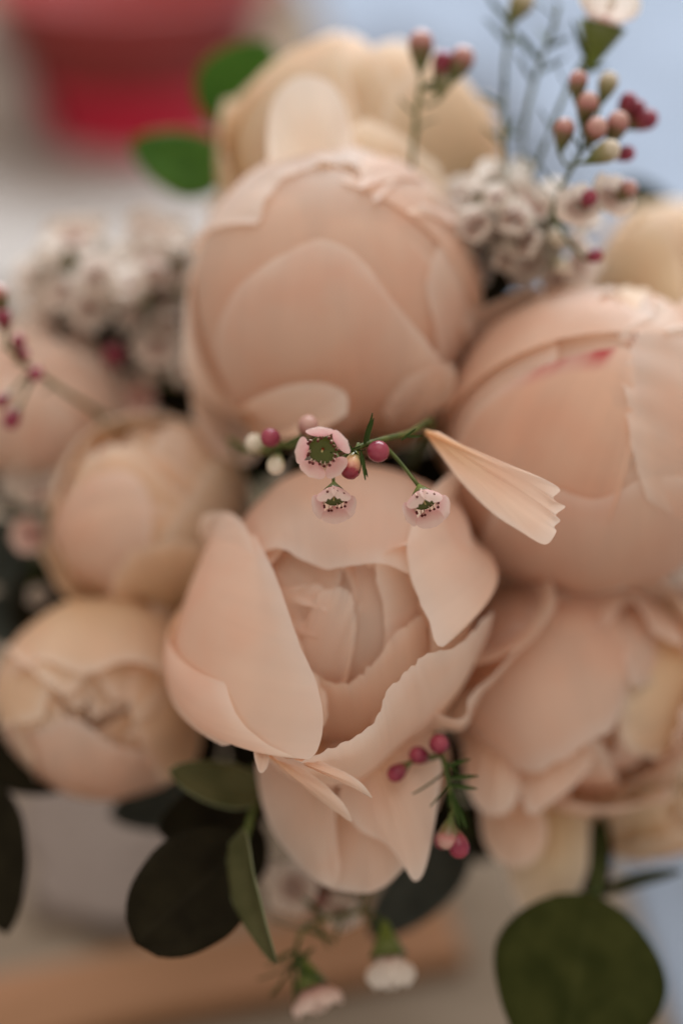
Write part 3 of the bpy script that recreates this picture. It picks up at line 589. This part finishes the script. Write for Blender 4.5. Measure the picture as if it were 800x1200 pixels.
for (x, y), lab in [((272, 520), 'dark leaves in the gap between the apricot bud and the two blush globes'),
                    ((600, 660), 'dark leaves in the gap below the serrated petal'),
                    ((545, 420), 'dark leaves in the crevice between the two blush globes'),
                    ((262, 900), 'dark leaves behind the pale green folded leaf'),
                    ((540, 930), 'dark leaves behind the needle leaved sprig'),
                    ((560, 300), 'dark leaves under the white wax flowers beside the top globe'),
                    ((200, 420), 'dark leaves inside the pale wax flower cluster'),
                    ((420, 560), 'dark leaves in the seam between the open peony and the top globe'),
                    ((250, 690), 'dark leaves between the two apricot peonies and the open peony'),
                    ((540, 560), 'dark leaves under the claw of the serrated petal'),
                    ((110, 700), 'dark leaves between the round apricot bud and the half open one'),
                    ((530, 850), 'dark leaves between the open peony and the broad layered peony'),
                    ((775, 730), 'dark leaves between the red lined globe and the cream peony'),
                    ((100, 420), 'dark leaves behind the pale pink peony')]:
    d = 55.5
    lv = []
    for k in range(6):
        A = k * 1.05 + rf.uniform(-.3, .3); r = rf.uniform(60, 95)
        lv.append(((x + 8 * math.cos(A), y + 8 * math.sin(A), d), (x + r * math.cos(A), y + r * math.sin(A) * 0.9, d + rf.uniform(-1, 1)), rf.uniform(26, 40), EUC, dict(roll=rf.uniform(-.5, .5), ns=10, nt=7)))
    branch('filler_twig', lab, 'foliage', [(x * 0.5 + 200, y * 0.5 + 350, 60), (x, y, d)], lv, group=None)

# ------------------------------------------------------------------ wax flowers
def local_petal(r0, L, w, a0, a1, ns=9, nt=9):
    P = []
    for i in range(ns):
        s = i / (ns - 1); x, z = r0, 0.0; m = 10
        for q in range(m):
            aa = a0 + a1 * (s * (q + .5) / m); x += math.cos(aa) * L * s / m; z += math.sin(aa) * L * s / m
        h = w * math.sqrt(max(0.03, 1 - ((s - 0.52) / 0.487) ** 2))
        P.append([Vector((x - 0.10 * L * t * t * s * 0.6, h * t, z + 0.10 * L * t * t)) for t in [-1 + 2 * j / (nt - 1) for j in range(nt)]])
    return P
def lathe_data(prof, n):
    V, F = [], []
    for r, z in prof:
        for k in range(n):
            A = 2 * math.pi * k / n; V.append(Vector((r * math.cos(A), r * math.sin(A), z)))
    for i in range(len(prof) - 1):
        for k in range(n): F.append((i * n + k, i * n + (k + 1) % n, (i + 1) * n + (k + 1) % n, (i + 1) * n + k))
    return V, F
mm = 0.001
CUPP = [(0.5 * mm, -8 * mm), (1.1 * mm, -6.5 * mm), (2.4 * mm, -4 * mm), (3.7 * mm, -1.4 * mm), (4.3 * mm, 0), (4.1 * mm, 0.25 * mm), (3.7 * mm, -0.3 * mm), (2.2 * mm, -0.7 * mm), (0.05 * mm, -0.6 * mm)]
V, F = lathe_data(CUPP, 20); CUP_ME = mesh('cup', V, F, CUP)
def pmesh(a0, a1, mat, L=5.4 * mm, w=3.5 * mm):
    V, F, uv = grid(local_petal(4.0 * mm, L, w, a0, a1)); return mesh('petal', V, F, mat, uv)
PET_OPEN = pmesh(R_(28), R_(34), WPET, 6.0 * mm, 4.15 * mm); PET_BELL = pmesh(R_(46), R_(20), WPET, 6.8 * mm, 4.7 * mm); PET_SHUT = pmesh(R_(72), R_(64), WPET, 5.6 * mm, 4.1 * mm)
# a stamen: curled filament and dark anther
pts = [Vector((3.6 * mm, 0, 0)), Vector((4.1 * mm, 0, 1.0 * mm)), Vector((4.4 * mm, 0, 2.2 * mm)), Vector((4.2 * mm, 0, 3.0 * mm))]
V, F = tube_data(pts, 0.22 * mm, 6); n0 = len(F); b0 = len(V)
for (r, z) in [(0.05, -0.48), (0.34, -0.3), (0.46, 0), (0.34, 0.3), (0.05, 0.48)]:
    for k in range(8): V.append(Vector((4.1 * mm + r * mm * math.cos(k * .785), r * mm * math.sin(k * .785), 3.1 * mm + z * mm)))
for i in range(4):
    for k in range(8): F.append((b0 + i * 8 + k, b0 + i * 8 + (k + 1) % 8, b0 + (i + 1) * 8 + (k + 1) % 8, b0 + (i + 1) * 8 + k))
STAM = mesh('stamen', V, F, [FILA, ANTH], fm=[0] * n0 + [1] * (len(F) - n0))
V, F = tube_data([Vector((0, 0, -0.6 * mm)), Vector((0, 0.1 * mm, 1 * mm)), Vector((0.3 * mm, 0.2 * mm, 3.2 * mm))], [0.5 * mm, 0.28 * mm, 0.22 * mm], 8)
PIST = mesh('pistil', V, F, [STYLE, REDDOT], fm=[1] * 8 + [0] * (len(F) - 8))
# simple flower for the blurred clusters: cup and five petals in one small mesh
def simple_flower(a0, a1, mat):
    V, F = lathe_data([CUPP[i] for i in (0, 2, 4, 6, 8)], 8); fm = [0] * 16 + [1] * (len(F) - 16)
    for k in range(5):
        R = Matrix.Rotation(k * 1.2566, 3, 'Z'); v, f, _ = grid(local_petal(2.6 * mm, 6.4 * mm, 4.0 * mm, a0, a1, 5, 5))
        o = len(V); V += [R @ p for p in v]; F += [tuple(i + o for i in x) for x in f]; fm += [1] * len(f)
    o = len(V); v, f = lathe_data([(2.6 * mm, 0.5 * mm), (2.9 * mm, 1.3 * mm), (2.3 * mm, 1.7 * mm)], 10)
    V += v; F += [tuple(i + o for i in x) for x in f]; fm += [2] * len(f)
    return mesh('flower', V, F, [CUP, mat, WPETD], fm=fm)
SIMPLE = [simple_flower(R_(8), R_(38), WPETW), simple_flower(R_(48), R_(55), WPETW), simple_flower(R_(30), R_(45), WPETD)]
BUDPROF = [(0.5, -7.0), (1.0, -5.6), (2.0, -3.6), (2.75, -1.6), (3.0, 0.0), (2.8, 1.3), (2.1, 2.5), (1.0, 3.15), (0.05, 3.3)]
BUDS = {}
for nm, m in (('r', BUDR), ('p', BUDP), ('y', BUDY), ('w', BUDW)):
    V, F = lathe_data([(r * mm, z * mm) for r, z in BUDPROF], 14); BUDS[nm] = mesh('bud', V, F, m)
def needle_mesh():
    P = []
    for i in range(7):
        s = i / 6; w = 0.9 * mm * math.sin(math.pi * min(0.97, 0.12 + 0.86 * s)) ** 0.7
        P.append([Vector((t * w, 0.5 * mm * abs(t), s * 12 * mm)) + Vector((0, 1.8 * mm * s * s, 0)) for t in (-1, 0, 1)])
    V, F, uv = grid(P); return mesh('leaf', V, F, NEED, uv)
NEEDLE = needle_mesh()
def place(name, me, parent, pos, axis, spin=0.0, sc=1.0):
    o = link(name, me, parent); b = base_of(parent) - Vector()
    o.location = pos - b
    o.rotation_mode = 'QUATERNION'
    o.rotation_quaternion = axis.to_track_quat('Z', 'Y') @ Quaternion((0, 0, 1), spin)
    o.scale = (sc, sc, sc); return o
def wax_flower(sprig, pos, axis, spin, me, sc=1.0, bell=False):
    f = place('flower', CUP_ME, sprig, pos, axis, spin, sc)
    for k in range(5):
        A = k * 1.2566; w = f.rotation_quaternion @ Vector((math.cos(A), math.sin(A), 0))
        p = link('petal', PET_SHUT if bell and w.dot(UP) > 0.25 else me, f)      # a nodding flower keeps its upper petals folded in
        p.rotation_euler = (0.10 * math.sin(k * 3 + spin), 0.12 * math.sin(k * 5 + 1 + spin), A + 0.08 * math.sin(k * 4 + spin))
    for k in range(17):
        p = link('stamen', STAM, f); p.rotation_euler = (0.10 * math.sin(k * 7), 0.10 * math.sin(k * 4.3), k * 0.3696 + 0.10 * math.sin(k * 2.9))
        q = 0.92 + 0.2 * abs(math.sin(k * 2.3)); p.scale = (q, q, 0.55 + 0.4 * abs(math.sin(k * 3.7)))
    link('pistil', PIST, f)
    return f
def sprig(label, path, items, needles=6, group='wax flower sprigs tucked between the peonies', rad=(0.0011, 0.0007), seed=1, nsc=1.0):
    """items: (kind, x, y, depth, axis, size). Each hangs on its own thin stalk from the nearest point of the main stem"""
    rnd = random.Random(seed)
    pts = [at(*p) for p in path]; root = empty('wax_flower_sprig', pts[0], label, 'wax flower', group)
    dense = spline(pts, 40)
    put_tube('stem', stem_path(pts[0])[::-1] + pts[1:], list(rad), WSTEM, root, 7, 40)
    for it in items:
        kind, x, y, d, ax = it[:5]; sc = it[5] if len(it) > 5 else 1.0
        pos = at(x, y, d); a = cd(*ax); foot = pos - a * (0.0068 * sc)
        if kind == 'F': wax_flower(root, pos, a, it[6], PET_OPEN, sc)
        elif kind == 'B': wax_flower(root, pos, a, it[6], PET_BELL, sc, True)
        elif kind in 'rpyw': place('bud', BUDS[kind], root, pos, a, rnd.uniform(0, 6), sc)
        else: place('flower', SIMPLE[int(kind)], root, pos, a, rnd.uniform(0, 6), sc)
        q = min(dense, key=lambda p: (p - foot).length + 0.25 * max(0, (p - foot).dot(a)))
        if it[-1] != 'nostalk': put_tube('stalk', [q, (q + foot) / 2 - a * 0.002, foot + a * 0.0004], [0.0006, 0.00055], WSTEM, root, 6, 7)
    for k in range(needles):
        i = rnd.randrange(8, 39); p = dense[i]; t = (dense[i] - dense[i - 1]).normalized()
        side = Vector((rnd.uniform(-1, 1), rnd.uniform(-1, 1), rnd.uniform(-1, 1))); side = (side - t * side.dot(t)).normalized()
        place('leaf', NEEDLE, root, p, (t * 0.5 + side * 0.8).normalized(), rnd.uniform(0, 6), nsc * rnd.uniform(0.7, 1.1))
    return root
def needles_at(root, L):
    for (x, y, d, ax, sc) in L: place('leaf', NEEDLE, root, at(x, y, d), cd(*ax), 0.8, sc)

# the sharp sprig in the middle
s1 = sprig('sharp pink wax flower sprig with three open flowers and red buds over the open peony',
      [(505, 500, 46.8), (478, 508, 43.6), (448, 515, 42.2), (425, 522, 41.4), (405, 535, 41.5), (388, 548, 41.6)],
      [('F', 378, 527, 40.9, (-0.10, -0.36, 1), 0.98, 0.5), ('B', 391, 581, 41.2, (0.0, -0.62, 0.8), 0.85, 0.95), ('B', 496, 585, 41.1, (0.16, -0.62, 0.8), 0.9, 1.15),
       ('r', 443, 529, 41.0, (0.25, -0.1, 1), 1.08), ('y', 411, 549, 41.1, (-0.25, -0.8, 0.45), 1.0)], 0, seed=3)
needles_at(s1, [(428, 528, 41.4, (-1, -0.2, 0.3), 0.6), (426, 522, 41.4, (0.15, 1, 0.2), 0.62), (424, 528, 41.2, (0.0, -1, 0.3), 0.6), (430, 520, 41.5, (0.05, 1, -0.2), 0.75),
                (420, 535, 41.2, (-0.6, 0.5, 0.5), 0.5), (422, 524, 41.2, (-0.9, -0.35, 0.3), 0.75), (424, 530, 41.1, (0.2, -0.9, 0.3), 0.75), (427, 520, 41.3, (0.3, 0.9, 0.3), 0.7), (424, 540, 41.2, (0.35, -0.8, 0.4), 0.5), (470, 516, 42, (0.7, 0.5, 0.3), 0.5), (476, 512, 42.4, (1, 0.0, 0.4), 0.45)])
s2 = sprig('dull red and cream wax flower buds at the foot of the top globe', [(270, 520, 50), (295, 530, 46), (330, 522, 44), (352, 512, 43.6)],
      [('r', 317, 513, 43.2, (-0.3, 0.1, 1), 1.0), ('p', 361, 499, 43.8, (0.1, 0.5, 0.8), 1.05), ('w', 323, 545, 43.6, (-0.1, -0.6, 0.8), 0.95), ('w', 300, 520, 45, (-0.6, 0.3, 0.7), 1.1)], 3, seed=4, nsc=0.6)
# lower right sprig with needle leaves
s3 = sprig('needle leaved wax flower sprig hanging with crimson buds under the open peony', [(505, 840, 48), (512, 865, 45), (520, 895, 44), (528, 930, 43.6), (532, 955, 43.4)],
      [('r', 514, 872, 43.9, (-0.1, 0.4, 1), 1.05), ('r', 490, 885, 44.2, (-0.7, 0.3, 0.6), 0.95), ('r', 464, 906, 43.8, (-0.8, -0.5, 0.5), 0.9),
       ('p', 524, 982, 43.1, (-0.2, -0.9, 0.45), 1.05), ('r', 537, 992, 43.1, (0.3, -0.85, 0.5), 1.1), ('r', 519, 984, 43.8, (-0.3, -0.8, -0.2), 0.9)], 0, seed=5)
needles_at(s3, [(522, 905, 43.8, (-0.85, -0.75, 0.2), 1.0), (526, 918, 43.6, (-0.5, -0.8, 0.2), 0.75), (527, 912, 43.6, (1, 0.12, 0.2), 0.75), (527, 920, 43.5, (1, -0.1, 0.2), 0.72),
                (522, 898, 43.8, (0.9, 0.3, 0.2), 0.7), (530, 930, 43.5, (0.5, -1, 0.2), 0.95), (530, 925, 43.5, (0.25, -1, 0.3), 0.95), (518, 890, 44, (0.8, -0.6, 0.3), 0.6),
                (533, 940, 43.5, (0.35, -1, 0.1), 0.7), (526, 912, 43.8, (0.1, -1, 0.5), 0.8)])
# bottom sprig
s4 = sprig('wax flower sprig hanging lowest with one pale nodding flower and dark needles', [(440, 1000, 54), (430, 1050, 49), (420, 1068, 48), (385, 1075, 47.6), (355, 1090, 47.2), (345, 1125, 46.8)],
      [('1', 455, 1122, 46.8, (0.1, -0.9, 0.4), 1.5), ('2', 366, 1158, 46.6, (0.35, -0.9, 0.4), 1.35), ('0', 345, 1040, 49, (-0.3, 0.2, 1), 1.2), ('1', 405, 1060, 49.5, (-0.3, -0.3, 1), 1.3),
       ('2', 375, 1048, 50, (0.0, 0.0, 1), 1.2), ('1', 330, 1025, 50, (-0.3, 0.0, 1), 1.2)], 10, seed=6, nsc=0.9)
needles_at(s4, [(343, 1132, 46.6, (c, s_, 0.3), 1.0) for c, s_ in ((-1, -.5), (-.5, -.9), (.2, -1), (.9, -.3), (-.8, .3), (.6, .6), (0.1, 0.9), (-0.2, -0.3))] +
           [(355, 1090, 47.1, (-1, .2, .3), .9), (358, 1088, 47.1, (1, -.3, .3), .9), (372, 1080, 47.3, (.5, -.9, .3), .8), (440, 1090, 48, (.4, -.9, .2), .9), (432, 1075, 48, (.5, -.8, 0), .9)])
# left sprig with red buds
s5 = sprig('red budded wax flower sprig reaching past the pale pink peony', [(140, 500, 54), (110, 480, 52), (70, 455, 50), (30, 425, 48.6), (5, 405, 48)],
      [('r', 42, 438, 48.6, (0.3, -0.3, 1), 0.9), ('r', 14, 492, 48.4, (-0.3, -0.8, 0.5), 1.0), ('p', -2, 345, 47.8, (-0.2, 0.9, 0.4), 1.1), ('r', 4, 372, 48, (-0.1, 0.9, 0.4), 0.95),
       ('r', 22, 400, 48.4, (0.3, 0.6, 0.6), 0.8), ('r', 2, 470, 48.6, (-0.5, -0.6, 0.5), 0.8), ('r', 28, 415, 48.5, (0.3, -0.5, 0.6), 0.7)], 6, seed=7, nsc=0.7)
# upper right bud sprigs, standing against the cloth
s6 = sprig('upright wax flower sprig with a fan of pink and red buds above the white clusters', [(640, 300, 53), (645, 255, 48), (660, 215, 46.4), (680, 180, 45.8), (695, 150, 45.6)],
      [('p', 677, 95, 45.8, (0.05, 0.95, 0.3), 1.05), ('p', 688, 122, 45.6, (0.15, 0.8, 0.5), 1.2), ('p', 661, 152, 45.6, (0.15, 0.9, 0.35), 1.15), ('p', 698, 151, 45.2, (0.3, 0.5, 0.8), 1.2),
       ('p', 723, 145, 45.6, (0.25, 0.8, 0.5), 1.25), ('w', 712, 97, 46.2, (0.3, 0.9, 0.2), 1.1), ('r', 735, 120, 46.4, (0.4, 0.85, 0.3), 1.0), ('r', 757, 140, 46.6, (0.9, 0.3, 0.3), 1.15),
       ('r', 745, 128, 46.8, (0.6, 0.7, 0.3), 1.0), ('w', 712, 177, 45.0, (0.9, 0.4, 0.4), 1.2), ('r', 733, 180, 46.2, (0.8, 0.0, 0.5), 0.9), ('r', 690, 232, 45.6, (0.2, 0.4, 0.9), 0.9),
       ('r', 697, 300, 46.3, (0.6, 0.0, 0.8), 0.8), ('p', 735, 222, 46.3, (0.6, 0.6, 0.5), 1.0), ('0', 712, 232, 46.3, (0.4, 0.3, 0.9), 1.0), ('0', 676, 244, 46.1, (-0.2, 0.2, 1), 0.95)], 8, seed=8, nsc=0.9)
s7 = sprig('tall thin wax flower stem bearing one large cream bloom at its tip', [(600, 260, 54), (630, 190, 49), (662, 110, 48), (690, 60, 47.6)],
      [('1', 706, 28, 47.4, (0.25, 0.95, 0.3), 1.9)], 6, seed=9, nsc=1.1)
s8 = sprig('bare wiry wax flower stem with narrow leaves and a dark bud beside the cream bloom', [(590, 270, 54), (592, 190, 49.5), (590, 120, 49), (594, 50, 48.8), (604, 15, 48.6)],
      [('w', 611, 2, 48.5, (0.5, 0.8, 0.3), 1.4)], 8, seed=10, nsc=1.2)
s9 = sprig('wiry leafy twig of wax flower rising among the thin stems', [(600, 260, 55), (612, 160, 49.6), (626, 95, 49), (645, 40, 48.6), (655, 5, 48.4)], [], 12, seed=12, nsc=1.2)
s10 = sprig('short wax flower sprig of pink buds in front of the back cream peony', [(480, 240, 52), (482, 200, 49.4), (487, 140, 48.4), (492, 100, 48)],
      [('p', 493, 52, 47.9, (0.0, 0.95, 0.3), 1.45), ('r', 518, 72, 48, (0.3, 0.9, 0.3), 1.1), ('p', 541, 70, 48, (0.45, 0.85, 0.3), 1.4), ('w', 520, 95, 48.4, (0.3, 0.9, 0.2), 1.0)], 8, seed=11, nsc=0.9)
# white clusters
def cluster(label, cx, cy, rx, ry, d, n, seed, kinds='0110', path=None, group='pale wax flower clusters', sc=1.1):
    rnd = random.Random(seed); items = []; used = []
    tries = 0
    while len(items) < n and tries < 4000:
        tries += 1
        A = rnd.uniform(0, 6.283); r = math.sqrt(rnd.random()); x = cx + rx * r * math.cos(A); y = cy + ry * r * math.sin(A)
        dd = d + 1.8 * r * r + rnd.uniform(-1.2, 1.2)
        p = at(x, y, dd)
        if any((p - q).length < 0.0085 for q in used): continue
        used.append(p); k = rnd.choice(kinds)
        items.append((k, x, y, dd, (0.7 * (x - cx) / rx + rnd.uniform(-.4, .4), -0.7 * (y - cy) / ry + rnd.uniform(-.3, .5), 0.8), sc * rnd.uniform(0.72, 1.22)))
    return sprig(label, path or [(cx, cy + ry * 0.4, d + 5), (cx, cy + ry * 0.2, d + 2.5), (cx, cy, d + 1)], items, 8, group, seed=seed)
cluster('pale wax flower cluster crowding against the side of the top globe', 180, 330, 55, 62, 53.5, 26, 21)
cluster('pale wax flower cluster between the beige table and the pale pink peony', 95, 330, 58, 62, 54.5, 26, 22)
cluster('dusky wax flower cluster just above the round apricot bud', 175, 430, 60, 48, 54.5, 22, 23, '0122r')
cluster('white wax flower cluster wedged between the top globe and the red lined globe', 585, 262, 50, 62, 48.8, 24, 24, '0110')
cluster('white wax flower cluster under the fan of pink buds', 645, 285, 45, 52, 48.8, 20, 25, '0110w')
cluster('few pale wax flowers in the dark crevice below the serrated petal', 600, 642, 26, 16, 50, 5, 26, '12')
cluster('few wax flowers among the dark leaves left of the apricot bud', 45, 625, 45, 75, 53.5, 9, 27, '1120')
cluster('small white wax flowers at the right edge between the globe and cream peony', 795, 690, 25, 18, 52, 5, 28, '00')
